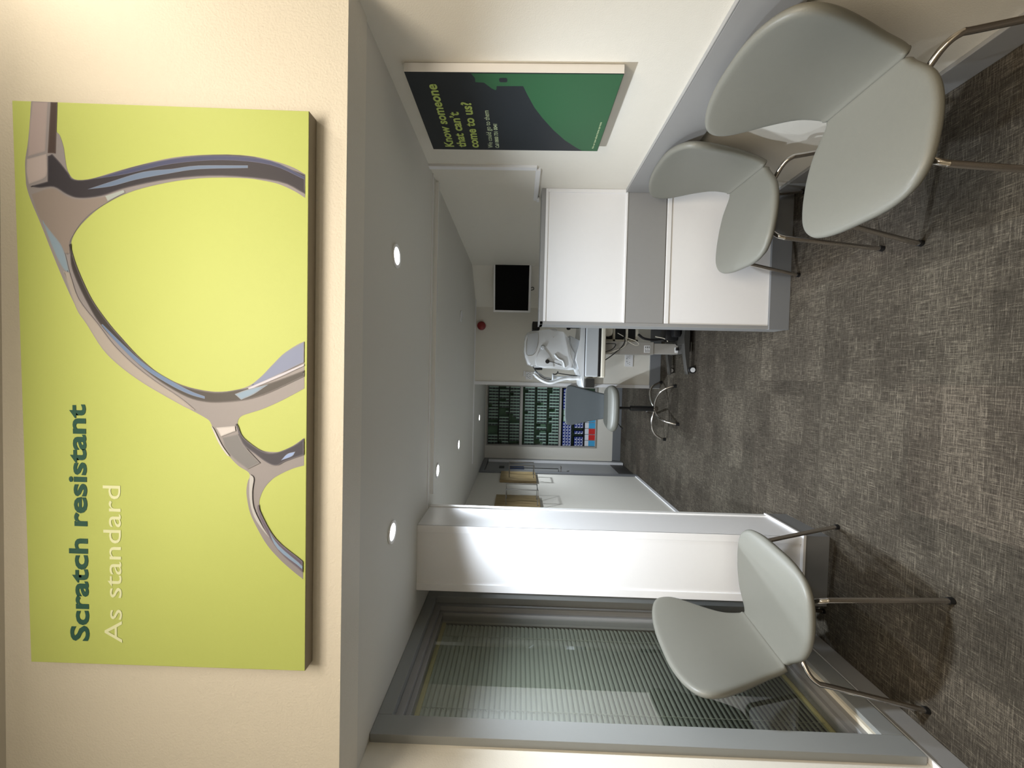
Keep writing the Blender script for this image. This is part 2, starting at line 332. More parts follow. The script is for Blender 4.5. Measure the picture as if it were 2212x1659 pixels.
# sliding track across the ceiling
struct('trim_4', [(-0.76, XR, 2.115, 2.125, ZC-0.005, ZC)], 'white')
struct('trim_5', [(-0.70, XR-0.01, 2.19, 2.205, ZC-0.019, ZC)], 'white_gloss')
struct('trim_6', [(-1.0, 0.9, 4.20, 4.21, ZC-0.010, ZC)], 'white')
# window wall on the left
struct('wall_left', [(-1.46, XL, 1.075, 1.325, 0, ZC), (-1.46, XL, 1.325, 2.24, 0, 0.115)], 'paint')
struct('baseboard_left', (XL, XL+0.018, 1.20, 2.24, 0.0, 0.10), 'grey', 0.003)
struct('trim_7', (XL, XL+0.021, 1.20, 2.24, 0.10, 0.106), 'white')
fr = MB()
FO = (1.315, 2.24, 0.118, ZC-0.001); FI = (1.395, 2.16, 0.20, 1.995)
def ring(mb, x0, x1, o, i, bev=0.002):
    mb.box(x0, x1, o[0], i[0], o[2], o[3], bev); mb.box(x0, x1, i[1], o[1], o[2], o[3], bev)
    mb.box(x0, x1, i[0], i[1], o[2], i[2], bev); mb.box(x0, x1, i[0], i[1], i[3], o[3], bev)
ring(fr, -1.46, XL+0.03, FO, FI)
win = fr.build('window_1', 'win_grey'); win['kind'] = 'structure'
m2 = MB(); ring(m2, -1.40, -1.315, FI, (1.415, 2.125, 0.235, 1.965)); ring(m2, -1.40, -1.34, (1.415, 2.125, 0.235, 1.965), (1.435, 2.105, 0.255, 1.945))
m2.build('window_frame', 'grey', win)
box('window_sill', (-1.335, XL+0.012, FI[0]+.002, FI[1]-.002, 0.20, 0.212), 'cream', win)
box('window_pane', (-1.358, -1.352, 1.42, 2.12, 0.24, 1.96), 'glass', win)
# room behind the blind
struct('wall_left', (-2.2, -2.1, 1.2, 2.6, 0, ZC), 'void')
struct('wall_left', (-3.2, -1.46, 2.5, 2.6, 0, ZC), 'void')
# pillar
struct('wall_left', (-1.44, -1.10, 2.245, 2.36, 0, ZC), 'paint')
pil = MB(); pil.box(-1.105, -0.78, 1.925, 2.21, 0, ZC)
pl = pil.build('pillar', 'white'); pl['kind'] = 'structure'
struct('trim_8', [(-1.11, -1.072, 1.919, 1.926, 0.115, ZC), (-0.812, -0.775, 1.919, 1.926, 0.115, ZC), (-0.781, -0.775, 1.92, 2.205, 0.115, ZC)], 'white', 0.0015)
struct('trim_9', [(-0.785, -0.768, 2.185, 2.215, 0.115, ZC)], 'white_gloss', 0.003)
struct('baseboard_left', [(-1.115, -0.785, 1.908, 1.93, 0, 0.115), (-0.785, -0.765, 1.908, 2.215, 0, 0.115)], 'grey_dk')
struct('trim_10', [(-1.115, -0.785, 1.906, 1.93, 0.115, 0.127), (-0.785, -0.763, 1.906, 2.217, 0.115, 0.127)], 'white')
# corridor wall beyond the pillar, door, far wall
struct('wall_left', [(-1.44, -1.28, 2.36, 4.95, 0, ZC), (-1.44, -1.28, 5.72, 6.4, 0, ZC), (-1.44, -1.28, 4.95, 5.72, 2.03, ZC)], 'paint')
struct('baseboard_left', (-1.28, -1.268, 2.36, 4.93, 0, 0.035), 'white', 0.002)
d = MB(); d.box(-1.43, -1.262, 4.93, 5.0, 0, 2.045, 0.003); d.box(-1.43, -1.262, 5.66, 5.74, 0, 2.045, 0.003); d.box(-1.43, -1.262, 5.0, 5.66, 1.985, 2.045, 0.003)
door = d.build('door_1', 'grey_dk'); door['kind'] = 'structure'
box('door_leaf', (-1.33, -1.29, 5.005, 5.655, 0.01, 1.98), 'grey', door, 0.002)
box('door_edge', (-1.29, -1.258, 5.60, 5.645, 0.01, 1.975), 'white', door, 0.002)
box('kick_plate', (-1.29, -1.286, 5.02, 5.595, 0.02, 0.20), 'dark', door)
h = MB(); h.tube([(-1.285, 5.12, 1.66), (-1.25, 5.12, 1.66), (-1.25, 5.12, 1.0), (-1.285, 5.12, 1.0)], 0.006, 8, 0); hd = h.build('door_handle', 'dark', door, True)
h = MB(); h.tube([(-1.285, 5.12, 0.965), (-1.23, 5.12, 0.965), (-1.225, 5.17, 0.965)], 0.008, 8, 4); h.build('door_handle', 'chrome', door, True)
tag(box('door_sign', (-1.2895, -1.283, 5.20, 5.36, 1.46, 1.66), 'sign_blue'), 'small blue notice plate on the grey door at the far end', 'sign')
tag(box('door_sign', (-1.2895, -1.283, 5.24, 5.34, 1.73, 1.80), 'dark'), 'tiny dark square plate above the blue notice on the far door', 'sign')
struct('wall_end', [(-1.28, -1.085, 5.80, 5.95, 0.125, ZC), (-1.085, 0.6, 5.80, 5.95, 0.125, 0.375), (-0.165, 0.9, 5.80, 5.95, 0.375, ZC), (-1.085, -0.165, 5.80, 5.95, 2.035, ZC), (-1.28, 1.4, 6.15, 6.25, 0, ZC)], 'paint')
struct('baseboard_end', [(-1.27, 0.6, 5.80, 5.95, 0, 0.125)], 'grey_dk', 0.002)
# wall that carries the screen, with its angled corner
wb = MB(); wb.prism([(-0.115, 4.28), (0.74, 4.28), (1.09, 3.87), (1.09, 4.02), (0.80, 4.42), (-0.115, 4.42)], 'z', 0.0, ZC)
o = wb.build('wall_screen', 'paint'); o['kind'] = 'structure'
struct('trim_11', (-0.122, -0.085, 4.268, 4.425, 0.0, ZC), 'white', 0.002)
struct('baseboard_screen', [(-0.118, 0.735, 4.262, 4.28, 0, 0.115)], 'grey_dk', 0.002)
bs = MB(); bs.prism([(0.73, 4.262), (1.085, 3.852), (1.085, 3.874), (0.74, 4.28)], 'z', 0, 0.115); o = bs.build('baseboard_screen', 'grey_dk'); o['kind'] = 'structure'

# ================================================================ DOWNLIGHTS
def downlight(x, y, lab, lit=True, pw=14, z=ZC, warm=False, grp='round downlights recessed in the ceilings', light=True):
    t = thing('ceiling_downlight', lab, 'light', (x, y, z), 0, grp)
    r = MB(); r.lathe((0, 0, 0), [(0.033, -0.001), (0.045, -0.001), (0.0475, -0.004), (0.045, -0.0075), (0.034, -0.006)], 36, 'z', False)
    r.build('trim_ring', 'white', t, True)
    l = MB(); l.lathe((0, 0, 0), [(0.001, -0.0045), (0.033, -0.0045), (0.033, -0.002), (0.001, -0.002)], 28)
    l.build('lens', ('lamp_warm' if warm else 'lamp_cool') if lit else 'white', t)
    if lit and light:
        s = spot('lamp_bulb', (x, y, z-0.02), pw, WARM if warm else COOL, 140, 1.0, 0.03)
    return t
downlight(0.456, 1.52, 'lit downlight over the two chairs, nearest on the right', pw=LP[0])
downlight(-0.645, 1.52, 'lit downlight nearest the blind, in front of the white pillar', pw=LP[1])
downlight(-0.61, 2.37, 'lit downlight just behind the ceiling track, first of the corridor row', pw=LP[2])
downlight(-0.60, 3.20, 'lit downlight in the middle of the corridor row', pw=LP[3])
downlight(-0.56, 4.85, 'lit downlight farthest away, close to the stocked cabinet', pw=LP[4])
t_off = downlight(0.473, 3.20, 'unlit downlight above the eye testing machine', lit=False)
for (x, y) in ((1.26, 0.62), (-0.55, 0.45)):
    pass

# ================================================================ CHAIRS
SEAT_OL = [(0, .001), (0, .07), (0, .125), (.012, .150), (.07, .166), (.15, .194), (.26, .226), (.41, .248), (.56, .255), (.70, .252), (.81, .242), (.89, .222), (.95, .188), (.985, .135), (1.0, .07), (1.0, .001)]
SEAT_OL = [(a, b*.945) for a, b in SEAT_OL]
SEAT_PR = [(0, (-.168, .450)), (.1, (-.130, .446)), (.3, (-.05, .444)), (.5, (.04, .451)), (.7, (.13, .461)), (.85, (.198, .466)), (.94, (.238, .462)), (1, (.260, .449))]
BACK_OL = [(0, .001), (0, .08), (0, .128), (.012, .149), (.05, .155), (.2, .171), (.4, .203), (.55, .228), (.68, .247), (.78, .254), (.86, .249), (.92, .229), (.962, .188), (.988, .130), (1.0, .06), (1.0, .001)]
BACK_PR = [(0, (-.170, .441)), (.06, (-.186, .468)), (.2, (-.204, .54)), (.4, (-.216, .635)), (.6, (-.224, .73)), (.8, (-.232, .825)), (.93, (-.240, .89)), (1, (-.246, .930))]
BACK_OL = [(a, b*(1+.035*min(1, a*2))) for a, b in BACK_OL]
BACK_PR = [(a, (x, .453+(z-.441)*.90)) for a, (x, z) in BACK_PR]
def curve_at(tab, u):
    xs = [t[0] for t in tab]; vs = [t[1] for t in tab]
    k = max(i for i in range(len(xs)) if xs[i] <= u+1e-9); k = min(k, len(xs)-2)
    def g(i): i = max(0, min(len(vs)-1, i)); v = vs[i]; return Vector(v) if isinstance(v, tuple) else v
    t = (u-xs[k])/(xs[k+1]-xs[k])
    def slope(i):
        a, b = max(0, i-1), min(len(xs)-1, i+1); return (g(b)-g(a))*(1/(xs[b]-xs[a]))
    h = xs[k+1]-xs[k]; p0, p1, m0, m1 = g(k), g(k+1), slope(k)*h, slope(k+1)*h
    return p0*(2*t**3-3*t*t+1) + m0*(t**3-2*t*t+t) + p1*(-2*t**3+3*t*t) + m1*(t**3-t*t)
def panel(name, ol, pr, surf, length, matn, parent, thick=0.03, rad=0.017, flatend=True):
    """padded panel: smooth closed outline, pillowed edges, bent along a profile"""
    half = cr([(a, b, 0) for a, b in ol], 4)
    pts = [(min(1, max(0, p.x)), max(0, p.y)) for p in half]
    out = pts + [(a, -b) for a, b in pts[::-1]]
    cs, rhos = 0.55, [0.0, .2, .4, .58, .72, .82, .89, .935, .962, .981, .994, 1.0]
    def P(s, y):
        x, z = curve_at(pr, s); wmax = 0.255
        return surf(s, y/wmax, y, x, z)
    def N(s, y):
        e = .004; s0, s1 = max(0, s-e), min(1, s+e)
        return ((P(s1, y)-P(s0, y)).cross(P(s, y+.002)-P(s, y-.002))).normalized()
    bm = bmesh.new(); rings = {1: [], -1: []}
    for rho in rhos:
        for side in (1, -1):
            row = []
            if rho == 1.0 and side == -1: rings[-1].append(rings[1][-1]); continue
            if rho == 0.0:
                row = [bm.verts.new(P(cs, 0)+N(cs, 0)*side*thick/2)]
            else:
                for (s, y) in out:
                    q = (cs+(s-cs)*rho, y*rho)
                    dd = math.hypot((s-cs)*length, y)*(1-rho)
                    if flatend and s < .02 and q[0] < .12: rr_ = .006
                    else: rr_ = rad
                    f = min(1, dd/rr_); hgt = thick/2*math.sqrt(max(0, 1-(1-f)**2))
                    row.append(bm.verts.new(P(*q)+N(*q)*side*hgt))
            rings[side].append(row)
    n = len(out)
    for side in (1, -1):
        R = rings[side]
        for i in range(n): bm.faces.new((R[0][0], R[1][i], R[1][(i+1) % n]))
        for a, b in zip(R[1:], R[2:]):
            for i in range(n): bm.faces.new((a[i], b[i], b[(i+1) % n], a[(i+1) % n]))
    bmesh.ops.remove_doubles(bm, verts=bm.verts[:], dist=1e-5)
    bmesh.ops.recalc_face_normals(bm, faces=bm.faces[:])
    me = bpy.data.meshes.new(name); bm.to_mesh(me); bm.free()
    me.materials.append(M[matn]); me.polygons.foreach_set('use_smooth', [True]*len(me.polygons))
    o = bpy.data.objects.new(name, me); COL.objects.link(o); o.parent = parent
    return o
def seat_wrap(u, t, y, x, z):
    k = min(1, u*4); a = abs(t)
    return Vector((x - 0.010*t*t*max(0, (u-.6)/.4), y, z + 0.012*a**2*k*(1-u) - 0.004*a**3*k*u))
def back_wrap(u, t, y, x, z):
    k = math.sin(min(1, u*1.25)*math.pi/2)
    return Vector((x + 0.040*t*t*k, y, z))
def leg_path(fx, s):
    if fx > 0: return [(.03, s*.05, .416), (.11, s*.135, .416), (.152, s*.178, .411), (.168, s*.192, .388), (.177, s*.200, .34), (.2275, s*.249, .010)]
    return [(-.03, s*.05, .416), (-.10, s*.135, .414), (-.150, s*.185, .405), (-.172, s*.207, .380), (-.181, s*.213, .33), (-.2275, s*.249, .010)]
def make_chair(label):
    t = thing('shell_chair', label, 'chair', group='upholstered grey waiting chairs on chrome legs')
    panel('seat', SEAT_OL, SEAT_PR, seat_wrap, .44, 'leather', t, 0.032)
    panel('backrest', BACK_OL, BACK_PR, back_wrap, .49, 'leather', t, 0.030)
    for fx in (1, -1):
        for s in (1, -1):
            mb = MB(); mb.tube(leg_path(fx, s), 0.0095, 14, 8)
            lg = mb.build('leg', 'chrome', t, True)
            mb = MB(); p = Vector(leg_path(fx, s)[-1]); mb.cyl((p.x, p.y, 0.0005), (p.x-fx*.0017, p.y-s*.0016, 0.016), 0.0125, 0.0115, 16)
            mb.build('foot_cap', 'black', lg, True)
    mb = MB(); mb.box(-.09, .09, -.075, .075, .408, .432, 0.004); mb.build('seat_plate', 'dark', t)
    return t
ch = make_chair('large grey chair nearest on the right, its back against the grey wall band')
ch.location = (0.775, 1.290, 0); ch.rotation_euler = (0, 0, math.pi+0.01)
ch2 = copy_tree(ch); ch2.location = (0.812, 1.940, 0); ch2.rotation_euler = (0, 0, math.pi-0.03)
ch2['label'] = 'smaller-looking grey chair farther back on the right, before the low partition'
ch3 = copy_tree(ch); ch3.location = (-0.956, 1.646, 0); ch3.rotation_euler = (0, 0, -0.134)
ch3['label'] = 'grey chair in front of the window blind, beside the white pillar'

# ================================================================ LOW PARTITION
pt = thing('low_partition', 'half-height grey partition with white panels beside the farther right-hand chair', 'partition', (0.30, 2.263, 0))
def rel(o, root): o.location = -root.location; return o
P0 = 0.298; P1 = XR-0.001
mb = MB(); mb.box(P0, P1, 2.275, 2.385, 0.0, 1.425); rel(mb.build('core', 'grey', pt), pt)
mb = MB(); mb.box(P0-.002, P0+.018, 2.263, 2.39, 0.0, 1.44, .002); mb.box(P0-.002, P1, 2.263, 2.39, 1.42, 1.445, .002)
rel(mb.build('frame', 'grey', pt), pt)
mb = MB(); mb.box(P0+.018, P1, 2.268, 2.28, 0.955, 1.42, .001); rel(mb.build('upper_panel', 'white', pt), pt)
mb = MB(); mb.box(P0+.018, P1, 2.262, 2.27, 1.405, 1.42, .001); mb.box(P1-.02, P1, 2.262, 2.27, .955, 1.405, .001); rel(mb.build('panel_edge', 'white', pt), pt)
mb = MB(); mb.box(P0+.018, P1, 2.262, 2.28, 0.945, 0.955, .001); rel(mb.build('ledge', 'white', pt), pt)
mb = MB(); mb.box(P0+.018, P1, 2.266, 2.28, 0.722, 0.945, .001); rel(mb.build('band', 'grey', pt), pt)
mb = MB(); mb.box(P0+.018, P1, 2.264, 2.28, 0.69, 0.715, .002); rel(mb.build('panel_edge', 'white', pt), pt)
mb = MB(); mb.box(P0+.018, P1, 2.270, 2.28, 0.115, 0.69, .001); rel(mb.build('lower_panel', 'white', pt), pt)
mb = MB(); mb.box(P0-.004, P1, 2.258, 2.28, 0.0, 0.115, .002); rel(mb.build('skirting', 'grey_dk', pt), pt)

# ================================================================ BLIND
bl = thing('venetian_blind', 'grey green venetian blind behind the glass of the left window', 'blind', (-1.405, 1.76, 1.95))
mb = MB(); ta = math.radians(66)
z = 0.275; half = 0.0125
while z < 1.925:
    a, b = half*math.cos(ta), half*math.sin(ta)
    pts = [(-1.405+a, z+b), (-1.4035+a*.3, z+b*.45), (-1.4035-a*.3, z-b*.25), (-1.405-a, z-b)]
    mb.prism([(p[0], p[1]) for p in pts] + [(p[0]-.0007, p[1]-.0007) for p in pts[::-1]], 'y', 1.442, 2.098)
    z += 0.0222
rel(mb.build('slats', 'slat', bl), bl)
mb = MB(); mb.box(-1.42, -1.39, 1.44, 2.1, 1.925, 1.945, .002); rel(mb.build('head_rail', 'yellow', bl), bl)
mb = MB(); mb.box(-1.417, -1.393, 1.44, 2.1, 0.256, 0.268, .002); rel(mb.build('bottom_rail', 'yellow', bl), bl)
for y in (1.56, 2.0):
    mb = MB()
    for dx in (-.009, .010): mb.cyl((-1.405+dx, y, .268), (-1.405+dx, y, 1.925), .0008, n=6)
    zz = .275
    while zz < 1.925:
        mb.cyl((-1.414, y+.001, zz-.008), (-1.395, y+.001, zz+.010), .0008, n=5); zz += .0222
    rel(mb.build('ladder_cord', 'cordm', bl), bl)

# ================================================================ TEXT
def text_mesh(name, s, origin, xdir, zdir, height, width, matn, parent, bold=0.0, thick=0.0006):
    c = bpy.data.curves.new(name, 'FONT'); c.body = s; c.size = 1; c.offset = bold; c.resolution_u = 3; c.extrude = 0.0
    o = bpy.data.objects.new(name, c); COL.objects.link(o)
    dg = bpy.context.evaluated_depsgraph_get(); me = bpy.data.meshes.new_from_object(o.evaluated_get(dg))
    bpy.data.objects.remove(o)
    xs = [v.co.x for v in me.vertices]; x0, x1 = min(xs), max(xs)
    X = Vector(xdir); Z = Vector(zdir); N = X.cross(Z); sx = width/(x1-x0); sz = height/CAP
    # one mesh per word
    spans = sorted((min(me.vertices[i].co.x for i in p.vertices), max(me.vertices[i].co.x for i in p.vertices)) for p in me.polygons)
    gaps = []; hi = spans[0][1]
    for a, b in spans:
        if a > hi: gaps.append((a-hi, (a+hi)/2))
        hi = max(hi, b)
    nw = len(s.split(' ')); cuts = sorted(g[1] for g in sorted(gaps, reverse=True)[:nw-1]) + [1e9]
    lo = -1e9
    for cut in cuts:
        bm = bmesh.new(); bm.from_mesh(me)
        bmesh.ops.delete(bm, geom=[v for v in bm.verts if not (lo < v.co.x <= cut)], context='VERTS')
        for v in bm.verts: v.co = Vector(origin) + X*((v.co.x-x0)*sx) + Z*(v.co.y*sz)
        me2 = bpy.data.meshes.new(name); bm.to_mesh(me2); bm.free(); me2.materials.append(M[matn])
        o = bpy.data.objects.new(name, me2); COL.objects.link(o); o.parent = parent
        if parent: o.location = -parent.location
        lo = cut
CAP = 0.729
def flat(name, poly, place, matn, parent, d, th=0.0004):
    """a printed area: filled outline laid on its board"""
    c = bpy.data.curves.new(name, 'CURVE'); c.dimensions = '2D'; c.fill_mode = 'BOTH'
    sp = c.splines.new('POLY'); sp.points.add(len(poly)-1); sp.use_cyclic_u = True
    for i, p in enumerate(poly): sp.points[i].co = (p[0], p[1], 0, 1)
    o = bpy.data.objects.new(name, c); COL.objects.link(o)
    dg = bpy.context.evaluated_depsgraph_get(); me = bpy.data.meshes.new_from_object(o.evaluated_get(dg)); bpy.data.objects.remove(o)
    for v in me.vertices: v.co = place(v.co.x, v.co.y, d)
    me.materials.clear(); me.materials.append(M[matn] if isinstance(matn, str) else matn)
    o = bpy.data.objects.new(name, me); COL.objects.link(o); o.parent = parent; o.location = -parent.location
    return o

# ================================================================ CANVAS ON THE BULKHEAD
def bg_mat():
    m = mat('printed yellow green', rgb(186, 201, 114), 0.55, noise=0.05, nscale=1.6, bump=0.15, bscale=900); return m
M['lime_bg'] = bg_mat()
cv = thing('canvas_print', 'large yellow green canvas with a close-up of spectacles, on the wall above the opening', 'picture', (-0.07, 1.055, 2.13))
YF = 1.035
C = [(-0.841, 2.905), (0.711, 2.945), (0.691, 2.130), (-0.837, 2.126)]
mb = MB(); mb.mi = 0
mb.prism(C, 'y', YF, 1.0745, 0.0015, 2)
M['canvas_side_shaded'] = mat('shaded canvas edge', rgb(150, 142, 126), 0.7)  # grey-brown carries the shade on the canvas sides
b = rel(mb.build('board', ['lime_bg', 'canvas_side_shaded'], cv), cv)
for p in b.data.polygons:
    if abs(p.normal.y) < 0.5: p.material_index = 1
def onc(x, z, d): return Vector((x, YF-d, z))
PC = {'base': (150, 140, 128), 'arm_lit': (176, 156, 140), 'arm_dk': (72, 56, 50), 'hinge': (186, 168, 150), 'rimdk': (48, 44, 50), 'stripe': (110, 126, 140), 'topedge': (70, 74, 98),
      'body': (148, 132, 114), 'facet': (140, 156, 156), 'facet2': (176, 180, 160), 'lit1': (176, 162, 140), 'dk1': (54, 48, 46), 'lit2': (192, 178, 154), 'dk2': (56, 48, 46), 'blue2': (104, 126, 148),
      'pad': (124, 132, 150), 'padline': (206, 198, 190), 'blueglow': (136, 158, 166), 'bridgelit': (214, 202, 182), 'bridge': (120, 116, 108), 'bridgedk': (42, 40, 54), 'bridgeblue': (150, 170, 196),
      'edge3': (216, 206, 184), 'lrimdk': (104, 92, 98), 'lrimlit': (196, 190, 170), 'lrimblue': (140, 160, 170)}
def ink(c): return (c[0]*.95, c[1], min(255, c[2]*1.16))
def smooth2(poly, n=4):
    """round the traced outline, keeping its sharp turns"""
    m = len(poly); out = []
    V = [Vector(p) for p in poly]
    def corner(i):
        a, b = V[i]-V[i-1], V[(i+1) % m]-V[i]
        return a.length > 0 and b.length > 0 and a.angle(b) > 0.9
    for i in range(m):
        p0, p1, p2, p3 = V[i-1], V[i], V[(i+1) % m], V[(i+2) % m]
        if corner(i): p0 = p1*2-p2
        if corner((i+1) % m): p3 = p2*2-p1
        for k in range(n):
            t = k/n; q = 0.5*((2*p1)+(p2-p0)*t+(2*p0-5*p1+4*p2-p3)*t*t+(3*p1-p0-3*p2+p3)*t*t*t)
            out.append((min(.709, q.x), max(2.1335, q.y)))
    return out
def inset(poly, d):
    m = len(poly); V = [Vector(p) for p in poly]
    area_ = sum(V[i-1].x*V[i].y-V[i].x*V[i-1].y for i in range(m)); sgn = 1 if area_ > 0 else -1
    out = []
    for i in range(m):
        e = (V[(i+1) % m]-V[i-1])
        if e.length < 1e-6: out.append(tuple(V[i])); continue
        nrm = Vector((-e.y, e.x)).normalized()*sgn
        out.append(tuple(V[i]+nrm*d))
    return out
OV['lit1'] = OV['lit1'][:3]+OV['lit2'][1:]+OV['lit1'][4:]; del OV['lit2']
OV['dk1'] = OV['dk1'][:5]+OV['dk2'][::-1]+OV['dk1'][7:]; del OV['dk2']
layers = [(smooth2(FR), PC['base'])]
for k, poly in OV.items():
    c0, c1 = PC['base'], PC[k]; sp_ = smooth2(poly)
    if k in ('stripe', 'topedge', 'padline', 'blue2', 'edge3', 'lrimblue', 'lrimlit', 'facet2', 'bridgeblue'): steps = [(0, .6), (.0012, 1)]
    elif k in ('arm_lit', 'arm_dk', 'hinge', 'bridgelit'): steps = [(0, .75), (.003, 1)]
    else: steps = [(0, .45), (.0016, .75), (.0034, 1)]
    for d_, f_ in steps: layers.append((inset(sp_, d_) if d_ else sp_, tuple(a+(b-a)*f_ for a, b in zip(c0, c1))))
bmj = bmesh.new(); mats_ = []
for i, (poly, c) in enumerate(layers):
    mm = mat('printed ink tone', rgb(*ink(c)), 0.5); mats_.append(mm)
    o = flat('print_layer', poly, onc, mm, cv, 0.0004+0.00005*i)
    me = o.data; bpy.data.objects.remove(o)
    st0 = len(bmj.faces); bmj.from_mesh(me); bmj.faces.ensure_lookup_table()
    for f in bmj.faces[st0:]: f.material_index = i
me = bpy.data.meshes.new('printed_spectacles'); bmj.to_mesh(me); bmj.free()
for mm in mats_: me.materials.append(mm)
o = bpy.data.objects.new('printed_spectacles', me); COL.objects.link(o); o.parent = cv; o.location = -cv.location
M['teal'] = mat('printed dark teal', rgb(36, 84, 76), 0.5); M['palecream'] = mat('printed pale cream', rgb(226, 234, 196), 0.5)
text_mesh('lettering', 'Scratch resistant', (-0.775, YF-.0010, 2.738), (1, 0, .012), (0, 0, 1), 0.053, 0.664, 'teal', cv, 0.028)
text_mesh('lettering', 'As standard', (-0.776, YF-.0010, 2.642), (1, 0, .010), (0, 0, 1), 0.053, 0.442, 'palecream', cv, 0.0)

# ================================================================ POSTER ON THE RIGHT WALL
ps = thing('wall_poster', 'dark navy and green poster board about home visits, hung on the right wall', 'poster', (1.07, 1.6, 1.21))
XF = 1.052
mb = MB(); mb.box(XF, XR-.001, 1.367, 1.832, 1.211, 1.981, .001); b = rel(mb.build('board', ['navy', 'white'], ps), ps)
for p in b.data.polygons:
    if abs(p.normal.x) < 0.5: p.material_index = 1
def onp(y, z, d): return Vector((XF-d, y, z))
flat('printed_shape', [(1.372, 1.746), (1.393, 1.734), (1.412, 1.735), (1.414, 1.704), (1.443, 1.677), (1.450, 1.664), (1.445, 1.660), (1.430, 1.659), (1.429, 1.562), (1.471, 1.546), (1.54, 1.517), (1.601, 1.482), (1.676, 1.432), (1.749, 1.373), (1.805, 1.313), (1.829, 1.282), (1.830, 1.213), (1.370, 1.213)], onp, 'pgreen', ps, .0005)
def rr(y0, y1, z0, z1, r):
    out = []
    for cy, cz, a0 in ((y1-r, z1-r, 0), (y0+r, z1-r, 90), (y0+r, z0+r, 180), (y1-r, z0+r, 270)):
        for k in range(5):
            a = math.radians(a0+k*22.5); out.append((cy+r*math.cos(a), cz+r*math.sin(a)))
    return out
flat('printed_shape', rr(1.391, 1.411, 1.619, 1.648, .006), onp, 'navy', ps, .0009)
M['palelime'] = mat('printed pale green', rgb(200, 214, 172), 0.5)
for s, y, z, hh, ww, mm, bd in (('Know someone', 1.808, 1.880, .041, .386, 'lime', .03), ('that can\u2019t', 1.810, 1.823, .041, .240, 'lime', .03), ('come to us?', 1.812, 1.765, .041, .298, 'lime', .03),
        ('We could go to them', 1.812, 1.699, .023, .252, 'palelime', 0), ('Call 0800 731 0041', 1.812, 1.670, .017, .170, 'palelime', .015), ('Ask our team about home eye tests', 1.810, 1.234, .009, .187, 'palelime', .01)):
    text_mesh('lettering', s, (XF-.0012, y, z), (0, -1, 0), (0, 0, 1), hh, ww, mm, ps, bd)

# ================================================================ WIRE RACKS ON THE CORRIDOR WALL
def rack(lab, y0, y1, z0, z1):
    t = thing('wire_rack', lab, 'rack', (-1.28, (y0+y1)/2, z0), 0, 'oak boards with wire holders on the corridor wall')
    mb = MB(); mb.box(-1.279, -1.248, y0, y1, z0, z1, .002); rel(mb.build('backboard', 'wood', t), t)
    zt, zb = z1-.11, z0+.03
    for yy, x1 in ((y0+.12, -1.10), (y1-.12, -1.10)):
        mb = MB(); mb.tube([(-1.25, yy, zt), (x1, yy, zt+.005), (x1, yy, zb-.005), (-1.25, yy, zb)], .0055, 8, 0)
        rel(mb.build('wire_loop', 'steel', t, True), t)
    mb = MB(); mb.tube([(-1.10, y0+.12, zb), (-1.10, y1-.12, zb)], .004, 8, 0); rel(mb.build('wire_bar', 'steel', t, True), t)
rack('oak wire rack nearer the pillar, part hidden by its edge', 3.52, 3.95, 1.32, 1.76)
rack('oak wire rack farther down the corridor, right before the grey door', 4.50, 4.92, 1.32, 1.755)

# ================================================================ STOCK CABINET
KX0, KX1, KY = -1.085, -0.165, 5.80
cab = thing('stock_cabinet', 'tall recessed cabinet full of small boxes at the corridor end', 'cabinet', ((KX0+KX1)/2, KY, 0.375))
KZ = [0.385, 0.930, 1.510, 2.030]
mb = MB()
mb.box(KX0, KX0+.02, KY-.012, KY+.2, .375, 2.035, .002); mb.box(KX1-.02, KX1, KY-.012, KY+.2, .375, 2.035, .002)
for z0, z1 in ((.375, .385), (.905, .935), (1.49, 1.53), (2.015, 2.035)): mb.box(KX0+.02, KX1-.02, KY-.012, KY+.2, z0, z1, .001)
rel(mb.build('frame', 'col_grey', cab), cab)
mb = MB(); mb.box(KX0, KX1, KY+.135, KY+.145, .375, 2.035); rel(mb.build('back_panel', 'box_green', cab), cab)
SEC = [(1.53, 2.015), (.935, 1.49)]
IX0, IX1 = KX0+.022, KX1-.022
shelfz = []
for a, b in SEC:
    hgt = (b-a)/3
    for k in range(3):
        z0 = b-hgt*(k+1); shelfz.append(z0+.006)
        mb = MB(); mb.box(IX0, IX1, KY+.004, KY+.2, z0, z0+.006); rel(mb.build('shelf', 'black', cab), cab)
for z0 in (.745, .565):
    mb = MB(); mb.box(IX0, IX1, KY+.004, KY+.2, z0-.006, z0); rel(mb.build('shelf', 'black', cab), cab)
def stockbox(name, w, hgt, dep, body, label, strip):
    """box whose front shows a pale strip beside a dark printed label"""
    mb = MB(); mb.box(0, w, 0, dep, 0, hgt); o = mb.build(name, [body, label])
    bm = bmesh.new(); bm.from_mesh(o.data)
    for (x0, x1, z0, z1) in strip:
        vs = [bm.verts.new(p) for p in ((x0, -.0006, z0), (x1, -.0006, z0), (x1, -.0006, z1), (x0, -.0006, z1))]
        f = bm.faces.new(vs); f.material_index = 1
    bm.to_mesh(o.data); bm.free(); return o
NC = 19; pitch = (IX1-IX0)/NC; first = {}
proto = stockbox('lens_box', pitch*.93, .0475, .10, 'box_mint', 'box_dark', [(.0, pitch*.60, .0012, .0463)])
rown = ['top', 'middle', 'bottom']; secn = ['uppermost', 'second']
used = False; cnt = 0
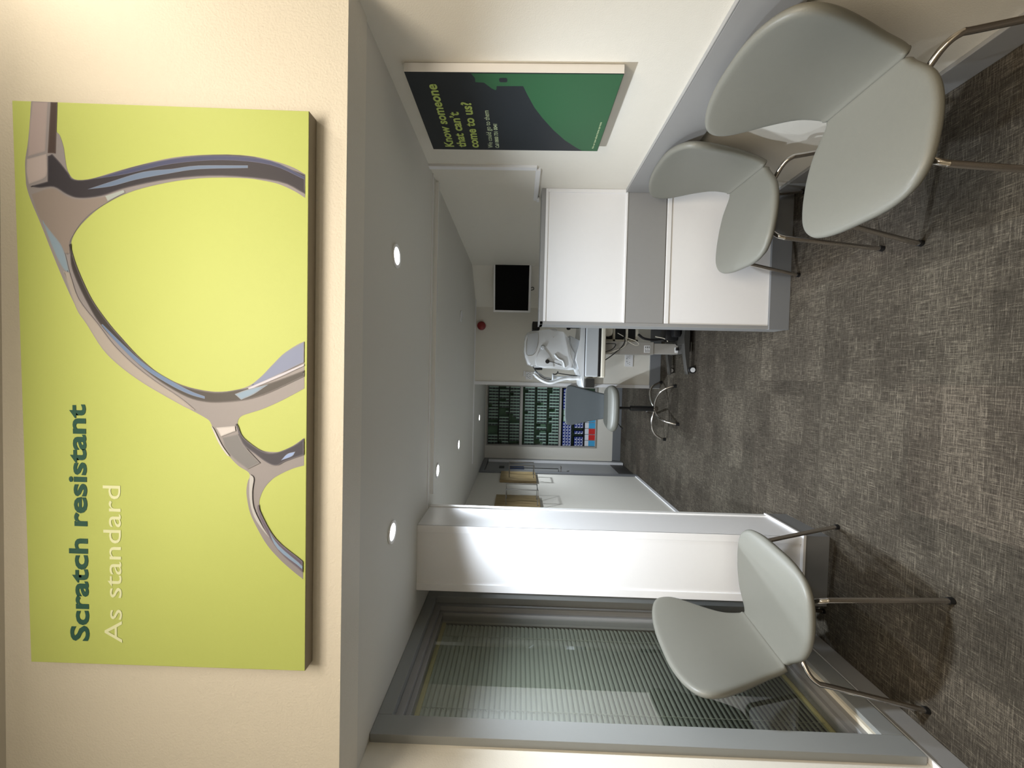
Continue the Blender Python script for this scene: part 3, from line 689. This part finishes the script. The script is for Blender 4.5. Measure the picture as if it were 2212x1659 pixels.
for r_ in range(6):
    lab = 'mint and dark lens box on the %s shelf of the cabinet\'s %s section' % (rown[r_ % 3], secn[r_//3])
    grp = 'mint lens boxes, %s shelf, %s section' % (rown[r_ % 3], secn[r_//3])
    c = 0
    while c < NC:
        k = 3
        q = random.random()
        if q < .07: k = 0
        elif q < .16: k = 2
        elif q < .20: k = 1
        jz = random.choice((0, 0, 0, .002)); jy = random.choice((0, 0, .004, .010))
        for i in range(k):
            o = proto if not used else proto.copy()
            if used: COL.objects.link(o)
            used = True; cnt += 1
            tag(o, lab, 'box', grp)
            o.location = (IX0+c*pitch+.0012, KY+.012+jy, shelfz[r_]+.001+i*.0482)
        c += 1
pb = stockbox('lens_box', .044, .043, .10, 'box_blue', 'box_wht', [(.004, .016, .006, .036), (.022, .040, .004, .012)])
used = False
rowsb = [(.747, 'upper', 3, 19), (.567, 'lower', 3, 19)]
for z0, nm, nk, nn in rowsb:
    for c in range(nn):
        if nm == 'upper' and c in (8, 9, 10, 11): continue
        if nm == 'lower' and c in (3, 5, 9, 10, 11): continue
        for i in range(nk):
            o = pb if not used else pb.copy()
            if used: COL.objects.link(o)
            used = True
            tag(o, 'royal blue and white box on the %s blue shelf of the bottom section' % nm, 'box', 'blue lens boxes, %s blue shelf' % nm)
            o.location = (IX0+c*.0455+.001, KY+.012+random.choice((0, .004)), z0+.001+i*.0435)
pw_ = stockbox('carton', .085, .12, .10, 'box_mint', 'box_green', [(0.0, .012, 0, .12)])
used = False
for c in (8, 10):
    o = pw_ if not used else pw_.copy()
    if used: COL.objects.link(o)
    used = True
    tag(o, 'plain mint carton behind the stool back, between the blue boxes', 'box', 'plain mint cartons')
    o.location = (IX0+c*.0455, KY+.02, .749)
for kind, cols in (('sky', (0, 3, 4, 7, 8)), ('red', (1, 2, 5, 6))):
    proto3 = stockbox('solution_carton', .082, .155, .12, 'box_wht', 'box_'+kind, [(.001, .081, .002, .098)])
    for i, c in enumerate(cols):
        o = proto3 if i == 0 else proto3.copy()
        if i: COL.objects.link(o)
        nmn = {'sky': 'sky blue and white', 'red': 'red and white'}[kind]
        tag(o, '%s carton on the lowest shelf of the stock cabinet' % nmn, 'box', '%s cartons on the lowest shelf' % nmn)
        o.location = (IX0+c*.090+.004, KY+.012, .387)

# ================================================================ SCREEN, BELL, SOCKETS ON THE FAR WALL
ax = Vector((0.35, -0.41, 0)).normalized()
mon = thing('wall_monitor', 'switched-off screen with a white bezel on the far wall', 'monitor', (0.908, 3.905, 1.645), math.atan2(-0.26, 1))
mb = MB(); mb.box(-.278, .278, -.012, .022, -.19, .19, .006)
mb.build('bezel', 'white', mon)
mb = MB(); mb.box(-.258, .258, -.0135, -.010, -.168, .172); mb.build('screen', 'screen', mon)
mb = MB(); mb.box(-.06, .06, .022, .14, -.05, .05, .004); mb.build('mount', 'dark', mon)
mb = MB(); mb.tube([(-.03, .0, -.19), (-.025, .0, -.212), (-.045, .0, -.218), (-.055, .0, -.19)], .004, 8, 5); mb.build('cable_loop', 'black', mon, True)
be = MB(); be.lathe((0, 0, 0), [(.001, -.045), (.030, -.043), (.044, -.034), (.048, -.012), (.048, 0)], 32, 'y')
be = be.build('alarm_bell', 'red', None, True); be.location = (0.53, 4.279, 1.985); tag(be, 'small dark red alarm sounder high on the far wall', 'alarm')
def socket(x, z, w, hgt, lab):
    t = thing('wall_socket', lab, 'socket', (x, 4.28, z))
    mb = MB(); mb.box(-w/2, w/2, -.010, -.0005, -hgt/2, hgt/2, .002); mb.build('face_plate', 'white', t)
    for sx in (-1, 1):
        mb = MB()
        for dx, dz in ((0, .012), (-.010, -.006), (.010, -.006)): mb.box(sx*w/4+dx-.0025, sx*w/4+dx+.0025, -.0107, -.0098, dz*1-.004, dz+.004)
        mb.build('socket_holes', 'black', t)
        mb = MB(); mb.box(sx*w*.12-.006, sx*w*.12+.006, -.0135, -.0098, hgt*.22, hgt*.38, .001); mb.build('switch', 'device_sh', t)
socket(0.185, 0.345, .14, .088, 'double white power socket low on the wall behind the pedestal')
socket(-0.01, 1.44, .085, .085, 'small white socket half hidden by the machine\'s chin rest')
tag(box('trunking', (0.01-.03, 0.01+.03, 4.265, 4.2795, 1.49, 1.505), 'white'), 'short white cable cover above the small wall socket', 'cable cover')
tag(box('wall_box', (-.125, -.03, 4.19, 4.267, .735, .83), 'dark', bev=.003), 'dark grey box on the wall end beside the stool back', 'box')

# ================================================================ EYE TESTING MACHINE
DY0, DY1 = 3.50, 3.80
mc = thing('eye_tester', 'glossy white eye testing machine with a chin rest, on the pedestal table', 'medical device', (0.2, 3.65, 0.962))
prof = [(0.354, 1.508), (0.383, 1.489), (0.399, 1.449), (0.405, 1.369), (0.415, 1.29), (0.424, 1.23), (0.401, 1.209), (0.369, 1.177), (0.354, 1.128), (0.345, 1.10), (0.195, 1.085), (0.057, 1.045), (0.050, 1.09), (0.053, 1.128), (0.062, 1.201), (0.064, 1.301), (0.068, 1.401), (0.078, 1.429), (0.095, 1.477), (0.158, 1.503), (0.21, 1.514), (0.302, 1.511)]
mb = MB(); mb.prism([tuple(p) for p in prof], 'y', DY0, DY1, .03, 5); rel(mb.build('body', 'device', mc, True, 50), mc)
mb = MB(); mb.prism([(0.365, 1.10), (0.330, 1.03), (0.322, 1.005), (0.058, 1.005), (0.060, 1.055), (.2, 1.10)], 'y', DY0+.015, DY1-.015, .01, 3); rel(mb.build('bellows', 'device_sh', mc, True), mc)
mb = MB(); mb.prism([(0.50, 0.965), (0.50, 1.002), (0.325, 1.006), (0.24, 1.03), (0.14, 1.05), (0.055, 1.008), (0.0, 0.995), (-.085, .982), (-.105, .965)], 'y', DY0-.02, DY1+.01, .008, 3); rel(mb.build('base', 'device', mc, True), mc)
mb = MB(); mb.box(-.0, .52, DY0-.021, DY1+.011, .962, .967); rel(mb.build('base_seam', 'black', mc), mc)
# moulded side panel and window
def offs(poly, y, th): return poly
mb = MB(); mb.prism([(0.367, 1.488), (0.389, 1.385), (0.265, 1.392), (0.184, 1.428), (0.175, 1.487)], 'y', DY0-.004, DY0+.03, .004, 2); rel(mb.build('screen_hood', 'device_sh', mc, True), mc)
import math as _m
pp = [(.255, 1.34), (.235, 1.32), (.185, 1.285), (.135, 1.25), (.075, 1.24), (.070, 1.33), (.080, 1.40), (.13, 1.41), (.2, 1.385)]
mb = MB(); mb.prism(pp, 'y', DY0-.006, DY0+.03, .006, 3); rel(mb.build('side_cover', 'device', mc, True), mc)
mb = MB(); mb.lathe((.250, DY0-.008, 1.345), [(.001, -.010), (.014, -.008), (.020, .0), (.020, .012)], 20, 'y'); rel(mb.build('release_knob', 'device_sh', mc, True), mc)
mb = MB(); mb.lathe((.123, DY0-.006, 1.30), [(.001, -.012), (.017, -.011), (.019, -.004), (.019, .01)], 24, 'y'); rel(mb.build('focus_knob', 'black', mc, True), mc)
mb = MB(); mb.tube([(.122, DY0-.01, 1.278), (.115, DY0-.012, 1.24), (.100, DY0-.012, 1.20), (.092, DY0-.008, 1.17)], .003, 8, 5); rel(mb.build('lever', 'dark', mc, True), mc)
mb = MB(); mb.tube([(.19, DY0-.0, 1.235), (.15, DY0-.004, 1.20), (.13, DY0-.004, 1.16), (.075, DY0, 1.14)], .010, 10, 5); rel(mb.build('moulded_rib', 'device', mc, True), mc)
mb = MB(); mb.lathe((.066, 3.65, 1.37), [(.035, 0), (.035, -.012), (.028, -.018), (.001, -.018)], 24, 'x'); mb.box(.045, .066, 3.55, 3.62, 1.34, 1.41, .006); rel(mb.build('eyepiece', 'black', mc, True), mc)
for yy in (DY0+.01, DY1-.02):
    mb = MB(); mb.tube([(0.008, yy, 1.419), (-0.035, yy, 1.366), (-0.062, yy, 1.309), (-0.068, yy, 1.261), (-0.051, yy, 1.205), (-0.029, yy, 1.138), (-0.022, yy, 1.05), (-0.02, yy, .985)], .015, 12, 6, radii=[.006, .012, .015, .015, .014, .016, .02, .024]); rel(mb.build('rest_arm', 'device', mc, True), mc)
mb = MB(); mb.tube([(.030, DY0+.02, 1.40), (.004, DY0+.02, 1.36), (-.022, DY0+.02, 1.32), (-.032, DY0+.02, 1.26)], .008, 10, 6); mb.tube([(.030, DY1-.03, 1.40), (.004, DY1-.03, 1.36), (-.022, DY1-.03, 1.32), (-.032, DY1-.03, 1.26)], .008, 10, 6)
mb.tube([(.030, DY0+.02, 1.40), (.024, 3.58, 1.405), (.022, 3.65, 1.406), (.024, 3.72, 1.405), (.030, DY1-.03, 1.40)], .010, 10, 4); rel(mb.build('forehead_rest', 'device_sh', mc, True), mc)
mb = MB(); mb.tube([(.076, DY0, 1.43), (.045, DY0-.004, 1.41), (.013, DY0-.004, 1.385), (-.018, DY0-.004, 1.35), (-.040, DY0-.004, 1.30), (-.042, DY0-.004, 1.262)], .0035, 8, 6); rel(mb.build('edge_strip', 'black', mc, True), mc)
mb = MB(); mb.lathe((-.016, 3.6, 1.238), [(.001, -.012), (.028, -.010), (.034, 0), (.030, .006), (.001, .002)], 24); mb.cyl((-.016, 3.6, 1.0), (-.016, 3.6, 1.228), .008); rel(mb.build('chin_rest', 'device_sh', mc, True), mc)
mb = MB(); mb.tube([(.012, 3.52, 1.246), (.008, 3.52, 1.225), (.02, 3.52, 1.205), (.038, 3.52, 1.20)], .006, 8, 5); mb.tube([(.02, 3.52, 1.205), (.012, 3.52, 1.15), (.004, 3.52, 1.08), (.0, 3.52, 1.0)], .005, 8, 5); rel(mb.build('height_lever', 'dark', mc, True), mc)
for nm_, pts_ in (('seam', [(.345, 1.482), (.375, 1.46), (.385, 1.40), (.372, 1.388), (.30, 1.388), (.22, 1.402), (.185, 1.425), (.172, 1.455), (.178, 1.485), (.21, 1.494), (.30, 1.492), (.345, 1.482)]), ('seam', [(.262, 1.355), (.235, 1.372), (.18, 1.392), (.12, 1.402), (.085, 1.395)]), ('seam', [(.350, 1.108), (.28, 1.106), (.20, 1.094), (.12, 1.068), (.06, 1.044)]), ('seam', [(.325, 1.004), (.25, 1.022), (.15, 1.040), (.06, 1.010)])):
    mb = MB(); mb.tube([(a, DY0-.002, b) for a, b in pts_], .0022, 6, 4); rel(mb.build(nm_, 'col_grey', mc, True), mc)
for a, b in ((.345, 1.25), (.09, 1.45), (.10, 1.20), (.33, .99), (.30, .992)):
    mb = MB(); mb.cyl((a, DY0-.003, b), (a, DY0+.01, b), .004, n=10); rel(mb.build('screw_cover', 'col_grey', mc), mc)
# operator-side controls, seen past the partition edge
mb = MB(); mb.box(.425, .50, 3.62, 3.78, 1.37, 1.44, .006); rel(mb.build('display', 'black', mc), mc)
mb = MB(); mb.cyl((.455, 3.62, 1.0), (.450, 3.62, 1.09), .012, .009); mb.lathe((.449, 3.62, 1.10), [(.001, -.02), (.020, -.014), (.024, .004), (.018, .018), (.001, .022)], 18); rel(mb.build('joystick', 'black', mc, True), mc)

# ---- pedestal table
tb = thing('pedestal_table', 'height-adjustable white pedestal table on dark castors under the machine', 'table', (0.27, 3.65, 0))
mb = MB(); mb.box(-.005, .62, 3.46, 3.86, .845, .9615, .01, 3); rel(mb.build('drawer_box', 'device_sh', tb), tb)
mb = MB(); mb.box(-.003, .62, 3.462, 3.858, .823, .846); rel(mb.build('seam', 'black', tb), tb)
mb = MB(); mb.box(-.012, .63, 3.45, 3.87, .785, .824, .012, 3); rel(mb.build('tabletop', 'cream', tb), tb)
mb = MB(); mb.box(.212, .330, 3.60, 3.72, .31, .786, .004); rel(mb.build('outer_column', 'col_grey', tb), tb)
mb = MB(); mb.box(.222, .318, 3.61, 3.71, .06, .32, .004); rel(mb.build('inner_column', 'col_grey', tb), tb)
mb = MB(); mb.box(.228, .296, 3.597, 3.6005, .345, .40); rel(mb.build('rating_label', 'white', tb), tb)
mb = MB()
for k in range(4): mb.box(.234, .234+.02+.008*(k % 2), 3.5962, 3.5972, .352+k*.011, .355+k*.011)
for k in range(3): mb.box(.270, .288, 3.5962, 3.5972, .352+k*.015, .358+k*.015)
rel(mb.build('printed_marks', 'dark', tb), tb)
mb = MB(); mb.box(.235, .285, 3.605, 3.611, .068, .112, .002); rel(mb.build('power_inlet', 'white', tb), tb)
mb = MB(); mb.box(.255, .280, 3.58, 3.606, .088, .108, .002); rel(mb.build('plug', 'black', tb), tb)
mb = MB(); mb.box(.22, .48, 3.52, 3.82, .055, .085, .008)
mb.prism([(.40, .050), (.52, .055), (.52, .095), (.36, .10), (.20, .085), (.035, .062), (.035, .045)], 'y', 3.44, 3.50, .006); mb.prism([(.40, .050), (.52, .055), (.52, .095), (.36, .10), (.20, .085), (.035, .062), (.035, .045)], 'y', 3.84, 3.90, .006)
mb.box(.30, .40, 3.45, 3.88, .060, .10, .006)
rel(mb.build('foot_frame', 'dark', tb), tb)
for (x, y) in ((.075, 3.42), (.075, 3.90), (.49, 3.42), (.49, 3.90)):
    mb = MB(); mb.mi = 0; mb.cyl((x, y-.014, .0305), (x, y+.014, .0305), .030, n=28); mb.mi = 1; mb.cyl((x, y-.0165, .0305), (x, y+.0165, .0305), .021, n=24)
    rel(mb.build('caster', ['black', 'device'], tb, True), tb)
mb = MB()
mb.box(.325, .50, 3.66, 3.80, .765, .786); mb.box(.335, .352, 3.66, 3.80, .44, .765); mb.box(.335, .60, 3.66, 3.80, .44, .462); mb.box(.335, .60, 3.66, 3.80, .535, .555); mb.box(.335, .60, 3.66, 3.80, .655, .675); mb.box(.335, .6, 3.79, 3.80, .44, .765)
rel(mb.build('power_rack', 'cream', tb), tb)
mb = MB(); mb.box(.36, .60, 3.67, 3.78, .464, .533, .002); mb.box(.36, .60, 3.67, 3.78, .557, .653, .002); mb.box(.36, .60, 3.70, 3.78, .677, .73, .002); rel(mb.build('power_units', 'black', tb), tb)
mb = MB(); mb.lathe((.43, 3.62, .735), [(.001, -.04), (.045, -.036), (.056, -.01), (.056, .049), (.001, .05)], 24); rel(mb.build('lamp_housing', 'cream', tb, True), tb)
mb = MB(); mb.box(.34, .46, 3.56, 3.70, .10, .22, .02); mb.box(.37, .50, 3.50, 3.62, .10, .17, .02); rel(mb.build('motor_housing', 'black', tb, True), tb)
for i, (pts, r, m_) in enumerate((
    ([(.14, 3.56, .785), (.17, 3.54, .74), (.22, 3.53, .68), (.28, 3.52, .62), (.34, 3.52, .60), (.40, 3.55, .62)], .0045, 'black'),
    ([(.30, 3.55, .785), (.302, 3.54, .72), (.295, 3.53, .68), (.25, 3.53, .71), (.22, 3.54, .785)], .004, 'black'),
    ([(.40, 3.55, .66), (.36, 3.53, .60), (.32, 3.52, .585), (.27, 3.52, .61), (.23, 3.53, .70), (.2, 3.55, .785)], .003, 'cream'),
    ([(.36, 3.55, .58), (.33, 3.53, .50), (.30, 3.53, .47), (.29, 3.53, .50), (.32, 3.53, .56), (.35, 3.55, .60)], .003, 'cream'),
    ([(.40, 3.62, .45), (.36, 3.60, .40), (.35, 3.60, .30), (.37, 3.60, .20)], .011, 'black'),
    ([(.36, 3.58, .25), (.34, 3.58, .20), (.34, 3.59, .14), (.30, 3.59, .10)], .004, 'black'),
    ([(.38, 3.60, .30), (.36, 3.58, .22), (.335, 3.58, .19)], .005, 'cream'))):
    mb = MB(); mb.tube(pts, r, 8, 6); rel(mb.build('cable', m_, tb, True), tb)

# ================================================================ SWIVEL STOOL
st = thing('swivel_stool', 'grey swivel chair with a black gas lift and chrome star base', 'stool', (-0.325, 4.03, 0), 0)
SOL = [(0, .001), (0, .10), (.01, .150), (.05, .178), (.2, .205), (.45, .228), (.7, .235), (.85, .222), (.95, .185), (.99, .12), (1, .05), (1, .001)]
SPR = [(0, (.165, .600)), (.2, (.10, .598)), (.5, (-.02, .597)), (.8, (-.15, .592)), (1, (-.225, .570))]
panel('seat', SOL, SPR, lambda u, t, y, x, z: Vector((y, x, z+.008*t*t)), .39, 'leather', st, .060, .032, False)
BOL = [(0, .001), (0, .09), (.01, .128), (.05, .140), (.3, .162), (.6, .192), (.82, .216), (.92, .217), (.975, .195), (1, .13), (1, .05), (1, .001)]
BPR = [(0, (.165, .605)), (.12, (.185, .67)), (.5, (.20, .82)), (.8, (.215, .95)), (1, (.225, 1.040))]
panel('backrest', BOL, BPR, lambda u, t, y, x, z: Vector((y, x-.03*t*t, z)), .44, 'leather_shaded', st, .034, .018)
mb = MB(); mb.box(-.1, .1, -.1, .1, .555, .575, .004); mb.cyl((0, 0, .53), (0, 0, .556), .03); mb.build('seat_plate', 'dark', st)
mb = MB(); mb.cyl((0, 0, .385), (0, 0, .535), .014); mb.build('gas_rod', 'black', st, True)
mb = MB(); mb.lathe((0, 0, 0), [(.001, .125), (.025, .125), (.027, .14), (.027, .38), (.024, .387), (.001, .387)], 24); mb.build('gas_lift', 'black', st, True)
mb = MB(); mb.tube([(-.08, -.04, .545), (-.16, -.07, .52), (-.21, -.09, .48)], .006, 8, 4, radii=[.004, .004, .007]); mb.build('height_lever', 'black', st, True)
mb = MB(); mb.lathe((0, 0, 0), [(.001, .10), (.03, .105), (.036, .125), (.032, .15), (.001, .152)], 24); mb.build('hub', 'chrome', st, True)
for k in range(5):
    a = math.radians(-126+14+72*k); c, s = math.cos(a), math.sin(a)
    mb = MB(); mb.tube([(c*.02, s*.02, .135), (c*.10, s*.10, .152), (c*.19, s*.19, .150), (c*.265, s*.265, .115), (c*.305, s*.305, .06), (c*.32, s*.32, .02)], .0115, 12, 6)
    lg = mb.build('base_leg', 'chrome', st, True)
    mb = MB(); mb.cyl((c*.322, s*.322, .0005), (c*.32, s*.32, .03), .017, .015, 16); mb.build('glide', 'black', lg, True)

# main ceiling lamps in the high room (their light is set at the top)
for (x, y, lab) in ((1.26, .62, 'warm downlight high in the front room near the right wall'), (-.55, .45, 'warm downlight high in the front room above the canvas')):
    downlight(x, y, lab, z=3.035, warm=True, light=False)
